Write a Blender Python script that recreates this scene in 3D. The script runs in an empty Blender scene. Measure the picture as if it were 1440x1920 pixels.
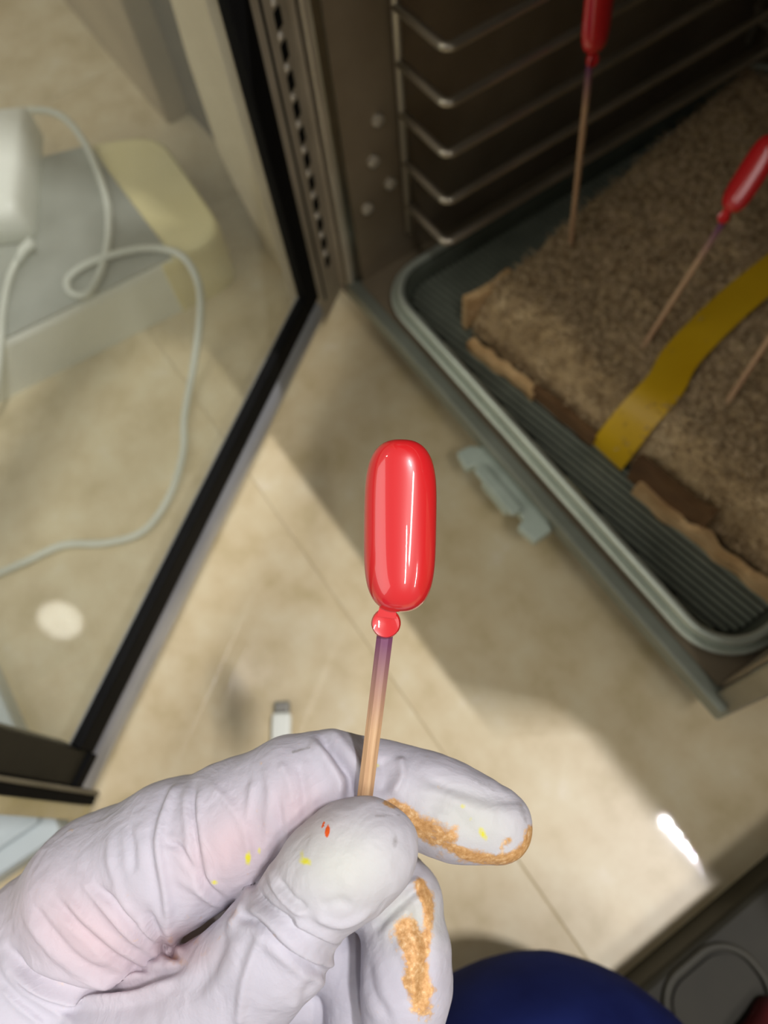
import bpy, bmesh, math, random
import numpy as np
from mathutils import Vector, Matrix, noise

random.seed(4)
rng = np.random.default_rng(7)
sc = bpy.context.scene
COL = sc.collection

# ------------------------------------------------------------------ camera
F = 1442.0                      # focal length in pixels of the 1440x1920 frame
CAMH = 0.42                     # phone height over the floor
R = np.array([[0.5661, -0.7374, 0.3685], [0.8209, 0.5449, -0.1709], [-0.0748, 0.3992, 0.9138]])
CAM = np.array([0.0, 0.0, CAMH])
cd = bpy.data.cameras.new('camera')
cam = bpy.data.objects.new('camera', cd)
COL.objects.link(cam)
cd.sensor_fit = 'VERTICAL'
cd.sensor_height = 36.0
cd.lens = F / 1920 * 36.0
cd.clip_start = 0.01
cd.clip_end = 50
cd.dof.use_dof = True
cd.dof.focus_distance = 0.157
cd.dof.aperture_fstop = 13.0
M = Matrix([list(R[0]) + [0], list(R[1]) + [0], list(R[2]) + [0], [0, 0, 0, 1]])
cam.matrix_world = Matrix.Translation(Vector(CAM)) @ M
sc.camera = cam

# ------------------------------------------------------------------ world and light
w = bpy.data.worlds.new('room_light')
sc.world = w
w.use_nodes = True
w.node_tree.nodes['Background'].inputs[0].default_value = (1.0, 0.97, 0.93, 1)
w.node_tree.nodes['Background'].inputs[1].default_value = 0.25

def area(name, loc, target, sx, sy, power, col=(1, 1, 1)):
    l = bpy.data.lights.new(name, 'AREA')
    l.shape = 'RECTANGLE'
    l.size, l.size_y, l.energy, l.color = sx, sy, power, col
    o = bpy.data.objects.new(name, l)
    COL.objects.link(o)
    o.location = loc
    o.rotation_euler = (Vector(target) - Vector(loc)).to_track_quat('-Z', 'Y').to_euler()
    return o

def disc(name, loc, target, size, power, col=(1, 1, 1)):
    o = area(name, loc, target, size, size, power, col); o.data.shape = 'DISK'; return o
# row of led spots over the desk, mirrored in the floor at the lower right
for k in range(6):
    disc('led_spot_light', (.345 + .042 * k, .640 + .003 * k, 2.35), (0.05, 0.05, 0), .024, 5.5, (1.0, .97, 1.0))
area('soft_edge_fill', (1.05, 0.44, 2.35), (0.1, 0.05, 0), 0.8, 0.12, 8, (1.0, 0.96, 0.93))  # added soft source that blurs the shadow edge on the floor
area('front_fill_light', (-0.66, -2.30, 2.20), (-0.1, 0.1, 0.1), 3.0, 2.0, 31, (1.0, 0.97, 0.94))  # added broad fill from the front, also gives the nail its pale band
def tube(name, loc, target, along, length, width, power, col):
    o = area(name, loc, target, length, width, power, col)
    z = (Vector(loc) - Vector(target)).normalized(); x = Vector(along); x = (x - z * x.dot(z)).normalized(); y = z.cross(x)
    o.rotation_euler = Matrix([[x[k], y[k], z[k]] for k in range(3)]).to_euler()
    return o
tube('side_fill_light', (1.12, -0.20, 2.38), (0.0, -0.03, 0.28), (-.737, .545, .40), 0.55, 0.07, 9, (1.0, 0.96, 0.92))  # added fill from the right, stretched to glint along the nail
tube('wall_tube_light', (1.50, 0.98, 1.95), (0.0, -0.03, 0.28), (-.737, .545, .40), 1.6, 0.05, 20, (1.0, 0.96, 0.92))
sp_ = area('ceiling_spot_light', (-1.50, -0.75, 2.38), (-0.1, 0.0, 0), 0.13, 0.17, 1.5, (1.0, 0.95, 0.85))
sp_.data.shape = 'ELLIPSE'
sc.cycles.caustics_reflective = False
sc.cycles.caustics_refractive = False
sc.view_settings.view_transform = 'Standard'
sc.view_settings.look = 'None'
sc.view_settings.exposure = 0.0
sc.view_settings.gamma = 1.0
sc.view_settings.use_curve_mapping = False

# ------------------------------------------------------------------ helpers
def ray(x, y):
    return R @ np.array([(x - 720) / F, -(y - 960) / F, -1.0])
def atz(x, y, z):
    d = ray(x, y); return CAM + d * ((z - CAMH) / d[2])
def aty(x, y, Y):
    d = ray(x, y); return CAM + d * (Y / d[1])
def atd(x, y, d):
    return CAM + ray(x, y) * d
def atlen(x, y, foot, L):
    """point on the sight line of a pixel that lies L from foot, the one nearer the camera"""
    d = ray(x, y); o = CAM - foot
    a, b, c = d @ d, 2 * d @ o, o @ o - L * L
    disc = b * b - 4 * a * c
    if disc < 0: return CAM + d * (-b / 2 / a)
    return CAM + d * ((-b - math.sqrt(disc)) / 2 / a)

def link(name, me, mat=None, parent=None, smooth=False):
    o = bpy.data.objects.new(name, me)
    COL.objects.link(o)
    if mat: me.materials.append(mat)
    if parent: o.parent = parent
    if smooth: me.polygons.foreach_set('use_smooth', [True] * len(me.polygons))
    return o
def tag(o, label=None, cat=None, group=None, kind=None):
    for k, v in (('label', label), ('category', cat), ('group', group), ('kind', kind)):
        if v: o[k] = v
    return o
def thing(name, loc, label, cat, group=None):
    o = bpy.data.objects.new(name, None)
    COL.objects.link(o)
    o.location = loc
    o.empty_display_size = 0.02
    return tag(o, label, cat, group)

class MB:
    """collects shapes (world or local coordinates) and links them as one mesh"""
    def __init__(s): s.v = []; s.f = []
    def add(s, v, f):
        n = len(s.v); s.v += [tuple(map(float, p)) for p in v]; s.f += [tuple(n + i for i in q) for q in f]
    def box(s, a, b, bev=0.0, mat=None):
        bm = bmesh.new()
        bmesh.ops.create_cube(bm, size=1)
        c = [(a[i] + b[i]) / 2 for i in range(3)]; d = [abs(b[i] - a[i]) for i in range(3)]
        for v in bm.verts: v.co = Vector([v.co[i] * d[i] for i in range(3)])
        if bev: bmesh.ops.bevel(bm, geom=list(bm.edges), offset=min(bev, min(d) * .45), segments=2, affect='EDGES', profile=.5)
        bm.verts.index_update()
        vs = [(v.co + Vector(c)) if mat is None else mat @ (v.co + Vector(c)) for v in bm.verts]
        s.add(vs, [[v.index for v in f.verts] for f in bm.faces]); bm.free()
        return s
    def tube(s, pts, r, n=10, cap=True):
        pts = [Vector(p) for p in pts]; rr = r if hasattr(r, '__len__') else [r] * len(pts)
        t0 = (pts[1] - pts[0]).normalized()
        up = Vector((0, 0, 1)) if abs(t0.z) < .9 else Vector((1, 0, 0))
        nrm = t0.cross(up).normalized(); vs = []
        for i, p in enumerate(pts):
            t = (pts[min(i + 1, len(pts) - 1)] - pts[max(i - 1, 0)]).normalized()
            nrm = (nrm - t * nrm.dot(t)).normalized(); b = t.cross(nrm)
            for k in range(n):
                a = 2 * math.pi * k / n
                vs.append(p + (nrm * math.cos(a) + b * math.sin(a)) * rr[i])
        fs = [(i * n + k, i * n + (k + 1) % n, (i + 1) * n + (k + 1) % n, (i + 1) * n + k) for i in range(len(pts) - 1) for k in range(n)]
        if cap: fs += [tuple(range(n))[::-1], tuple((len(pts) - 1) * n + k for k in range(n))]
        s.add(vs, fs); return s
    def prism(s, poly, z0, z1):
        n = len(poly)
        vs = [(p[0], p[1], z0) for p in poly] + [(p[0], p[1], z1) for p in poly]
        fs = [tuple(range(n))[::-1], tuple(range(n, 2 * n))] + [(i, (i + 1) % n, n + (i + 1) % n, n + i) for i in range(n)]
        s.add(vs, fs); return s
    def loft(s, rings, closed_top=True, closed_bottom=True):
        n = len(rings[0]); vs = [p for r in rings for p in r]
        fs = [(i * n + k, i * n + (k + 1) % n, (i + 1) * n + (k + 1) % n, (i + 1) * n + k) for i in range(len(rings) - 1) for k in range(n)]
        if closed_bottom: fs.append(tuple(range(n))[::-1])
        if closed_top: fs.append(tuple((len(rings) - 1) * n + k for k in range(n)))
        s.add(vs, fs); return s
    def build(s, name, mat, parent=None, smooth=False, origin=None, bevel=0, angle=None):
        me = bpy.data.meshes.new(name)
        v = s.v
        if parent is not None and origin is None: origin = parent_loc(parent)
        if origin is not None: v = [(p[0] - origin[0], p[1] - origin[1], p[2] - origin[2]) for p in v]
        me.from_pydata(v, [], s.f); me.validate(); me.update()
        o = link(name, me, mat, parent, smooth)
        if parent is None and origin is not None: o.location = origin
        if smooth and angle:
            me.set_sharp_from_angle(angle=math.radians(angle))
        if bevel:
            m = o.modifiers.new('edge', 'BEVEL'); m.width = bevel; m.segments = 2; m.limit_method = 'ANGLE'
        return o
def parent_loc(p):
    l = Vector((0, 0, 0))
    while p: l = l + p.location; p = p.parent
    return l

def rrect(x0, x1, y0, y1, r, n=8, off=0.0):
    x0 -= off; x1 += off; y0 -= off; y1 += off; r = max(r + off, .0005)
    out = []
    for cx, cy, a0 in ((x1 - r, y1 - r, 0), (x0 + r, y1 - r, 90), (x0 + r, y0 + r, 180), (x1 - r, y0 + r, 270)):
        for k in range(n + 1):
            a = math.radians(a0 + 90 * k / n); out.append((cx + r * math.cos(a), cy + r * math.sin(a)))
    return out
def catmull(pts, sub=8):
    P = [np.array(p, float) for p in pts]; P = [2 * P[0] - P[1]] + P + [2 * P[-1] - P[-2]]; out = []
    for i in range(1, len(P) - 2):
        for k in range(sub):
            t = k / sub
            out.append(.5 * (2 * P[i] + (P[i + 1] - P[i - 1]) * t + (2 * P[i - 1] - 5 * P[i] + 4 * P[i + 1] - P[i + 2]) * t * t + (3 * P[i] - P[i - 1] - 3 * P[i + 1] + P[i + 2]) * t ** 3))
    out.append(P[-2]); return out

# ------------------------------------------------------------------ materials
def lin(r, g, b):
    f = lambda c: (c / 255 / 12.92) if c <= 10 else ((c / 255 + .055) / 1.055) ** 2.4
    return (f(r), f(g), f(b), 1)
class NT:
    def __init__(s, name):
        s.m = bpy.data.materials.new(name); s.m.use_nodes = True
        s.n = s.m.node_tree.nodes; s.l = s.m.node_tree.links; s.b = s.n['Principled BSDF']
    def node(s, t, **kw):
        n = s.n.new(t)
        for k, v in kw.items():
            if k.startswith('_'): setattr(n, k[1:], v)
            else: n.inputs[k].default_value = v
        return n
    def noise(s, scale, detail=4, rough=.55, vec=None, dist=0):
        n = s.node('ShaderNodeTexNoise', Scale=scale, Detail=detail, Roughness=rough, Distortion=dist)
        s.l.new(vec if vec is not None else s.coord(), n.inputs['Vector']); return n.outputs['Fac']
    def coord(s, which='Object'):
        if not hasattr(s, 'tc'): s.tc = s.node('ShaderNodeTexCoord')
        return s.tc.outputs[which]
    def mapv(s, scale, rot=(0, 0, 0), which='Object'):
        n = s.node('ShaderNodeMapping'); n.inputs['Scale'].default_value = scale; n.inputs['Rotation'].default_value = rot
        s.l.new(s.coord(which), n.inputs['Vector']); return n.outputs[0]
    def ramp(s, fac, stops):
        n = s.node('ShaderNodeValToRGB'); e = n.color_ramp.elements
        while len(e) < len(stops): e.new(.5)
        for el, (p, c) in zip(e, stops): el.position = p; el.color = c
        s.l.new(fac, n.inputs[0]); return n.outputs[0]
    def mix(s, fac, a, b):
        n = s.node('ShaderNodeMix', _data_type='RGBA')
        for v, k in ((fac, 0), (a, 6), (b, 7)):
            if hasattr(v, 'links') or isinstance(v, bpy.types.NodeSocket): s.l.new(v, n.inputs[k])
            else: n.inputs[k].default_value = v
        return n.outputs[2]
    def math(s, op, a, b=0.0, clamp=False):
        n = s.node('ShaderNodeMath', _operation=op, _use_clamp=clamp)
        for v, k in ((a, 0), (b, 1)):
            if isinstance(v, bpy.types.NodeSocket): s.l.new(v, n.inputs[k])
            else: n.inputs[k].default_value = v
        return n.outputs[0]
    def set(s, **kw):
        for k, v in kw.items():
            k = k.replace('_', ' ')
            if isinstance(v, bpy.types.NodeSocket): s.l.new(v, s.b.inputs[k])
            else: s.b.inputs[k].default_value = v
        return s
    def bump(s, h, strength=.3, dist=.001):
        n = s.node('ShaderNodeBump', Strength=strength, Distance=dist)
        s.l.new(h, n.inputs['Height']); s.l.new(n.outputs[0], s.b.inputs['Normal']); return s
def vary(name, c1, c2, scale, rough=.5, metal=0.0, bump=0, **kw):
    t = NT(name); f = t.noise(scale, 5)
    t.set(Base_Color=t.ramp(f, [(.3, c1), (.7, c2)]), Roughness=rough, Metallic=metal, **kw)
    if bump: t.bump(t.noise(scale * 3, 4), bump, .0006)
    return t.m

def mat_floor():
    t = NT('beige_marbled_tile')
    a = t.noise(9, 6, .6, dist=.4); b = t.noise(34, 5, .6)
    base = t.ramp(a, [(.25, lin(198, 179, 132)), (.5, lin(211, 195, 151)), (.75, lin(221, 207, 171))])
    blot = t.ramp(b, [(.32, lin(186, 167, 124)), (.48, lin(212, 194, 158)), (.62, lin(222, 209, 176)), (.74, lin(232, 222, 202))])
    t.set(Base_Color=t.mix(.6, base, blot), Roughness=.38, Coat_Weight=.5, Coat_Roughness=.035)
    t.bump(t.noise(14, 3), .02, .001)
    return t.m
FLOOR = mat_floor()
GROUT = vary('grey_joint', lin(204, 190, 156), lin(192, 178, 142), 60, .8)
STEEL = vary('brushed_steel', lin(150, 148, 140), lin(128, 126, 116), 30, .34, 1.0)
LINER = vary('brown_tinted_liner', lin(160, 146, 122), lin(126, 112, 90), 14, .4, .35, .1)
CHROME = vary('bright_wire', lin(214, 206, 188), lin(194, 186, 166), 40, .28, .45)
SILL = vary('grey_green_sill', lin(142, 146, 132), lin(120, 124, 110), 30, .4, .2)
BLACK = vary('black_gasket', lin(14, 14, 13), lin(8, 8, 8), 50, .7, Specular_IOR_Level=.15)
DOORST = vary('grey_brown_door_metal', lin(206, 194, 170), lin(176, 164, 140), 24, .4, .1)
DARKPL = vary('dark_grey_plastic', lin(52, 49, 38), lin(40, 38, 29), 20, .6, Specular_IOR_Level=.2)
WHITEPL = vary('white_plastic', lin(240, 243, 232), lin(230, 233, 222), 15, .4)
YELLOWED = vary('yellowed_plastic', lin(240, 230, 176), lin(232, 220, 158), 20, .45)
GREYTOP = vary('grey_plastic', lin(168, 172, 162), lin(142, 146, 136), 18, .5)
CABLE = vary('white_cable', lin(222, 226, 214), lin(206, 210, 196), 30, .4)
PALE = vary('pale_blue_grey_plastic', lin(196, 206, 206), lin(180, 190, 190), 12, .4)
RAILST = vary('grey_rail_metal', lin(196, 198, 202), lin(176, 178, 182), 24, .3, .5)
LATCH = vary('pale_grey_green_plastic', lin(196, 208, 194), lin(172, 184, 170), 60, .45)
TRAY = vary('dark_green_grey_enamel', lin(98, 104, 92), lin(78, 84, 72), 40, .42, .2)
TRAYDK = vary('shaded_tray_floor', lin(50, 54, 46), lin(38, 42, 36), 40, .5)  # darkened so the shade between the ribs sits in the colour
WIRE = vary('grey_shelf_wire', lin(204, 194, 174), lin(176, 168, 148), 40, .3, .75)
KNUCK = vary('bright_hinge_metal', lin(236, 230, 214), lin(220, 212, 194), 40, .3, .2)
TRAYRIM = vary('rolled_steel_rim', lin(214, 222, 206), lin(196, 204, 188), 40, .3, .5)
RIB = vary('lit_tray_rib', lin(140, 146, 130), lin(118, 124, 110), 60, .45, .1)  # paler than the tray floor: lit rib tops put into the colour
WALLTAN = vary('tan_wall', lin(176, 160, 128), lin(150, 132, 102), 9, .7)
PANEL = vary('light_beige_panel', lin(218, 205, 174), lin(200, 186, 154), 12, .6)
RECESS = vary('gap_shade_board', lin(84, 72, 58), lin(66, 56, 44), 12, .7)
DESKM = vary('brown_desk_board', lin(96, 84, 64), lin(72, 62, 48), 10, .6)
LIDRIM = vary('worn_dark_rim', lin(66, 64, 53), lin(52, 50, 41), 20, .7)
NAVY = vary('navy_cloth', lin(34, 46, 108), lin(22, 30, 80), 30, .9, Specular_IOR_Level=.1)
DARKRED = vary('dark_red_cloth', lin(96, 10, 16), lin(60, 6, 10), 40, .85)
LAMPW = vary('white_lamp_housing', lin(235, 235, 232), lin(225, 225, 222), 10, .5)
CREAM = vary('cream_yellow_strip', lin(206, 190, 120), lin(226, 214, 176), 25, .5)

def mat_cardboard():
    t = NT('torn_cardboard')
    f = t.noise(70, 5)
    t.set(Base_Color=t.ramp(f, [(.3, lin(188, 148, 96)), (.7, lin(232, 196, 142))]), Roughness=.85)
    t.bump(t.noise(200, 4), .5, .001)
    return t.m
CARD = mat_cardboard()
CARDDK = vary('brown_cardboard', lin(124, 92, 56), lin(98, 70, 42), 50, .9, 0, .3)
def mat_fuzz():
    t = NT('worn_cardboard_fuzz')
    f = t.noise(55, 6, .65)
    t.set(Base_Color=t.ramp(f, [(.3, lin(126, 100, 62)), (.52, lin(198, 170, 124)), (.75, lin(226, 203, 160))]), Roughness=.95)
    t.bump(t.noise(420, 4), .8, .002)
    return t.m
FUZZ = mat_fuzz()
def mat_fibre():
    t = NT('cardboard_fibre')
    oi = t.noise(300, 2)
    t.set(Base_Color=t.ramp(oi, [(.3, lin(136, 108, 70)), (.7, lin(232, 206, 162))]), Roughness=.95)
    return t.m
FIBRE = mat_fibre()
TAPE = vary('yellow_tape', lin(232, 188, 36), lin(216, 170, 20), 20, .42)

def mat_red():
    t = NT('red_gel_polish')
    t.set(Base_Color=lin(214, 34, 38), Roughness=.3, Coat_Weight=1.0, Coat_Roughness=.03, Coat_IOR=1.6,
          Specular_IOR_Level=.5, Subsurface_Weight=.0)
    return t.m
RED = mat_red()
CLEAR = NT('red_edge_resin').set(Base_Color=lin(120, 18, 24), Roughness=.12, Coat_Weight=.6).m
def mat_stick(hand=False):
    t = NT('bamboo_purple_topped')
    sep = t.node('ShaderNodeSeparateXYZ'); t.l.new(t.coord(), sep.inputs[0])
    n = t.noise(1.0, 5, .6, vec=t.mapv((900, 900, 40)))
    wood = t.ramp(n, [(.3, lin(170, 128, 92)), (.6, lin(206, 168, 126)), (.8, lin(222, 190, 150))])
    # dye soaked in from the top: local z measured from the stick's top (top at 0)
    zz = t.math('ADD', sep.outputs[2], t.math('MULTIPLY', n, .004))
    fac = t.node('ShaderNodeMapRange'); fac.inputs[1].default_value = -.020; fac.inputs[2].default_value = -.002
    t.l.new(zz, fac.inputs[0])
    t.set(Base_Color=t.mix(fac.outputs[0], wood, lin(118, 66, 98)), Roughness=.55)
    t.bump(n, .3, .0005)
    return t.m
STICK = mat_stick()

def mat_glass():
    t = NT('door_glass')
    t.n.remove(t.b)
    tr = t.node('ShaderNodeBsdfTransparent'); tr.inputs[0].default_value = (.965, .975, .955, 1)
    gl = t.node('ShaderNodeBsdfGlossy'); gl.inputs['Roughness'].default_value = .13
    df = t.node('ShaderNodeBsdfDiffuse'); df.inputs[0].default_value = lin(200, 200, 180)
    fr = t.node('ShaderNodeFresnel', IOR=1.45)
    m1 = t.node('ShaderNodeMixShader'); m1.inputs[0].default_value = .15     # milky film, whitened to brighten the view through the pane
    t.l.new(tr.outputs[0], m1.inputs[1]); t.l.new(df.outputs[0], m1.inputs[2])
    m2 = t.node('ShaderNodeMixShader')
    geo = t.node('ShaderNodeNewGeometry')
    # reflection on the entering face only: the pane is thin and does not bend rays
    t.l.new(t.math('MULTIPLY', fr.outputs[0], t.math('SUBTRACT', 1.0, geo.outputs['Backfacing'])), m2.inputs[0]); t.l.new(m1.outputs[0], m2.inputs[1]); t.l.new(gl.outputs[0], m2.inputs[2])
    t.l.new(m2.outputs[0], t.n['Material Output'].inputs[0])
    return t.m
GLASS = mat_glass()
def mat_glove():
    t = NT('white_latex')
    def attr(n):
        a = t.node('ShaderNodeAttribute', _attribute_name=n); return a.outputs['Fac']
    n1 = t.noise(160, 5, .6); n2 = t.noise(900, 4, .6)
    base = t.mix(t.math('MULTIPLY', attr('pink'), 1.0, True), lin(196, 193, 203), lin(205, 184, 189))
    base = t.mix(t.math('MULTIPLY', attr('tipgreen'), .8, True), base, lin(206, 208, 196))
    base = t.mix(t.math('MULTIPLY', n1, .2), base, lin(184, 181, 187))
    def stain(base, a, col, lo, hi, amp=.55):
        v = t.math('ADD', attr(a), t.math('MULTIPLY', t.math('SUBTRACT', n1, .5), amp * 2))
        v = t.math('ADD', v, t.math('MULTIPLY', t.math('SUBTRACT', n2, .5), amp))
        mr = t.node('ShaderNodeMapRange', _clamp=True); mr.inputs[1].default_value = lo; mr.inputs[2].default_value = hi
        t.l.new(v, mr.inputs[0]); return t.mix(mr.outputs[0], base, col), mr.outputs[0]
    base, _ = stain(base, 'dirt_shade', lin(150, 146, 146), .45, .9)
    base, _ = stain(base, 'yellow', lin(222, 216, 60), .36, .8, .5)
    base, _ = stain(base, 'orange', lin(226, 92, 30), .45, .6, .3)
    goldc = t.ramp(n2, [(.3, lin(186, 136, 80)), (.55, lin(216, 170, 114)), (.8, lin(248, 220, 176))])
    base, gm = stain(base, 'gold', goldc, .34, .66, .8)
    base, _ = stain(base, 'tan', lin(208, 160, 112), .45, .95)
    t.set(Base_Color=base, Roughness=.55, Specular_IOR_Level=.35, Subsurface_Weight=.12, Subsurface_Scale=.004, Metallic=t.math('MULTIPLY', gm, .2))
    t.b.inputs['Subsurface Radius'].default_value = (1, .55, .45)
    wv = t.math('ABSOLUTE', t.math('SUBTRACT', t.noise(75, 3, .5, dist=1.2), .5))
    h = t.math('ADD', t.noise(500, 4), t.math('MULTIPLY', n2, .4))
    h = t.math('ADD', h, t.math('MULTIPLY', wv, -5.0))
    t.bump(h, .24, .0006)
    return t.m
GLOVE = mat_glove()

# ================================================================== SETTING
fl = MB(); fl.box((-2.2, -1.8, -.05), (1.6, 1.6, -.0007))
floor = tag(fl.build('floor', GROUT), 'beige floor with thin tile joints', None, None, 'structure')
TS = .80
def tile_mesh():
    m = MB(); g = .00035
    m.box((-TS / 2 + g, -TS / 2 + g, -.0007), (TS / 2 - g, TS / 2 - g, 0), .0003)
    me = bpy.data.meshes.new('tile'); me.from_pydata(m.v, [], m.f); me.materials.append(FLOOR); return me
tm = tile_mesh()
for i in range(-2, 3):
    for j in range(-2, 3):
        o = bpy.data.objects.new('tile', tm); COL.objects.link(o); o.parent = floor
        o.location = (-.235 + TS * i, .0255 - TS / 2 + TS * j, 0)

# wall, desk leg and dark shade board left of the oven, seen through the door glass
YW = .130
def wx(px, py): return float(aty(px, py, YW)[0])
x_panel_r = -.352; x_panel_l = wx(318, 0) ; x_dark_l = wx(216, 0)
wl = MB(); wl.box((-2.2, YW, 0), (-.545, YW + .05, .72), .002)
tag(wl.build('wall_left', WALLTAN), 'tan wall standing left of the oven', None, None, 'structure')
wr = MB(); wr.box((-2.2, 1.55, 0), (1.6, 1.6, 2.5))
tag(wr.build('wall_back', WALLTAN), 'tan wall behind the desk', None, None, 'structure')

# desk over the oven: its front edge shades the floor
desk = thing('desk', (0, .3, 0), 'brown desk over the oven with a beige panel leg left of the oven', 'desk')
MB().box((-.60, .268, .715), (.95, 1.0, .745), .003).build('desktop', DESKM, desk)
lg = MB(); prof_ = [(-.362, 0), (-.386, 0), (-.424, .060), (-.425, .125), (-.421, .161), (-.405, .715), (-.355, .715)]
lg.add([(p[0], YW - .004, p[1]) for p in prof_] + [(p[0], YW + .014, p[1]) for p in prof_], [tuple(range(7))[::-1], tuple(range(7, 14))] + [(k, (k + 1) % 7, 7 + (k + 1) % 7, 7 + k) for k in range(7)])
lg.build('leg', PANEL, desk, bevel=.002)
MB().box((.91, .42, 0), (.94, .95, .715), .002).build('leg', PANEL, desk)
MB().box((-.552, .150, 0), (-.310, .170, .715), .001).build('back_panel', RECESS, desk)  # dark board stands in for the shade of the under-desk gap

# ================================================================== OVEN
OX0, OX1, OY0, OY1, OZ0, OZ1 = -.300, .029, .1413, .500, .024, .345
oven = thing('oven', ((OX0 + OX1) / 2, (OY0 + OY1) / 2, 0), 'small steel drying oven with open glass door and wire shelf rails', 'oven')
MB().box((OX0, OY0, OZ0), (OX1, OY1, .045), .002).build('base_panel', SILL, oven)
MB().box((OX0, OY0, .045), (-.287, OY1, OZ1), .0015).build('side_panel', STEEL, oven)
MB().box((.0175, OY0, .045), (OX1, OY1, OZ1), .0015).build('side_panel', STEEL, oven)
MB().box((-.287, .478, .045), (.0175, OY1, OZ1), .001).build('back_panel', LINER, oven)
MB().box((OX0, OY0, OZ1), (OX1, OY1, OZ1 + .014), .002).build('top_panel', STEEL, oven)
MB().box((-.287, OY0 + .006, .045), (-.2855, .478, OZ1), 0).build('liner', LINER, oven)
MB().box((.0160, OY0 + .006, .045), (.0175, .478, OZ1), 0).build('liner', LINER, oven)
MB().box((-.2855, OY0 + .004, .045), (.016, .478, .0462), 0).build('liner', LINER, oven)
# bright front edge of the opening
MB().box((-.2915, OY0 - .003, .046), (-.2875, OY0 + .002, OZ1), .001).build('front_edge', CHROME, oven)
MB().box((-.2915, OY0 - .0035, .0405), (.026, OY0 + .0042, .0472), .0012).build('front_edge', SILL, oven)
for fx in (OX0 + .03, OX1 - .03):
    for fy in (OY0 + .03, OY1 - .03):
        MB().tube([(fx, fy, 0), (fx, fy, .024)], .011, 14).build('foot', BLACK, oven, True, angle=40)
# latch plate: pale notched clip under the front edge
lp = [(-.162, .1265), (-.151, .1245), (-.149, .1300), (-.141, .1310), (-.139, .1262), (-.117, .1258), (-.115, .1310), (-.108, .1315), (-.106, .1255), (-.094, .1275), (-.094, .1395), (-.102, .1420), (-.155, .1420), (-.161, .1350)]
MB().prism(lp, .026, .033).build('latch_plate', LATCH, oven, bevel=.001)
MB().box((-.146, .1262, .033), (-.112, .133, .037), .001).build('latch_tongue', LATCH, oven)
# small bolts in the liner
for by, bz in ((.163, .128), (.168, .150), (.156, .100), (.172, .108)):
    MB().tube([(-.2856, by, bz), (-.2835, by, bz), (-.2828, by, bz)], [.0034, .0034, .002], 10).build('bolt', CHROME, oven, True, angle=40)
# shelf rails on the left wall
MB().tube([(-.281, .180, .0700), (-.281, .180, OZ1)], .0021, 10).build('rail_post', CHROME, oven, True)
MB().tube([(-.281, .455, .0600), (-.281, .455, OZ1)], .0021, 10).build('rail_post', CHROME, oven, True)
for z in (.0913, .1205, .1498, .1772, .2034, .2300, .2570):
    pts = [(-.281, .180, z), (-.262, .180, z), (-.250, .180, z)]
    pts += [(-.2485 + .0045 * math.sin(a), .1845 - .0045 * math.cos(a), z) for a in np.linspace(0.2, math.pi / 2, 6)]
    pts += [(-.244, y, z) for y in np.linspace(.20, .425, 8)]
    pts += [(-.2485 + .0045 * math.cos(a), .4305 + .0045 * math.sin(a), z) for a in np.linspace(0.2, math.pi / 2, 5)]
    pts += [(-.262, .435, z), (-.276, .443, z), (-.281, .455, z)]
    MB().tube(pts, .0023, 10).build('shelf_wire', WIRE, oven, True)

# ---- door, opened about 55 degrees
DA = np.array([-.2965, .1367, .035]); DT = np.array([.5698, -.8218, 0]); DN = np.array([.8218, .5698, 0])
DM = Matrix([[DT[0], DN[0], 0, 0], [DT[1], DN[1], 0, 0], [0, 0, 1, 0], [0, 0, 0, 1]])  # local x = along door, y = towards the oven, z = up
def dbox(name, mat, s0, s1, z0, z1, y0, y1, bev=.0008, parent=None):
    b = MB(); b.box((s0, y0, z0), (s1, y1, z1), bev)
    mw = Matrix.Translation(Vector((DA[0], DA[1], 0))) @ DM
    b.v = [tuple(mw @ Vector(p)) for p in b.v]
    return b.build(name, mat, parent if parent is not None else oven)
DZ1 = .358
# members: hinge stile, free stile, bottom rail, top rail in steel, black gasket lip inside
door = dbox('door', DOORST, .0, .0280, .035, DZ1, -.020, 0)
rl = MB(); mw_ = Matrix.Translation(Vector((DA[0], DA[1], 0))) @ DM
def rail_ring(s_): return [tuple(mw_ @ Vector((s_, -.0105 + .0118 * math.sin(a), .0482 - .0132 * math.cos(a)))) for a in np.linspace(0, math.pi, 13)] + [tuple(mw_ @ Vector((s_, -.0125, z))) for z in (.0614, .0350)]
rl.loft([rail_ring(.0282), rail_ring(.3164)])
rl.build('bottom_rail', RAILST, door, True, angle=50)
dbox('top_rail', DOORST, .0282, .3165, DZ1 - .028, DZ1, -.020, -.0005, .004, door)
dbox('free_stile', DARKPL, .3010, .3165, .0617, DZ1 - .030, -.020, -.001, .0008, door)
dbox('corner_block', BLACK, .3010, .3165, .0575, .0640, -.0200, .0014, .0005, door)
dbox('free_stile_edge', STEEL, .3167, .3190, .035, DZ1, -.020, .001, .0006, door)
dbox('free_stile_edge', BLACK, .3192, .3240, .035, DZ1, -.022, .0005, .0008, door)
dbox('edge_strip', CREAM, .3245, .3320, .030, DZ1, -.019, -.002, .0008, door)
dbox('gasket', BLACK, .0282, .0425, .062, DZ1 - .029, -.0043, .0012, .0012, door)
dbox('gasket', BLACK, .0427, .3008, .062, .0772, -.0043, .0012, .0012, door)
dbox('gasket', BLACK, .0427, .3008, DZ1 - .044, DZ1 - .029, -.0043, .0012, .0012, door)
dbox('glass_pane', GLASS, .0300, .3006, .0640, DZ1 - .031, -.0085, -.0046, 0, door)
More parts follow.
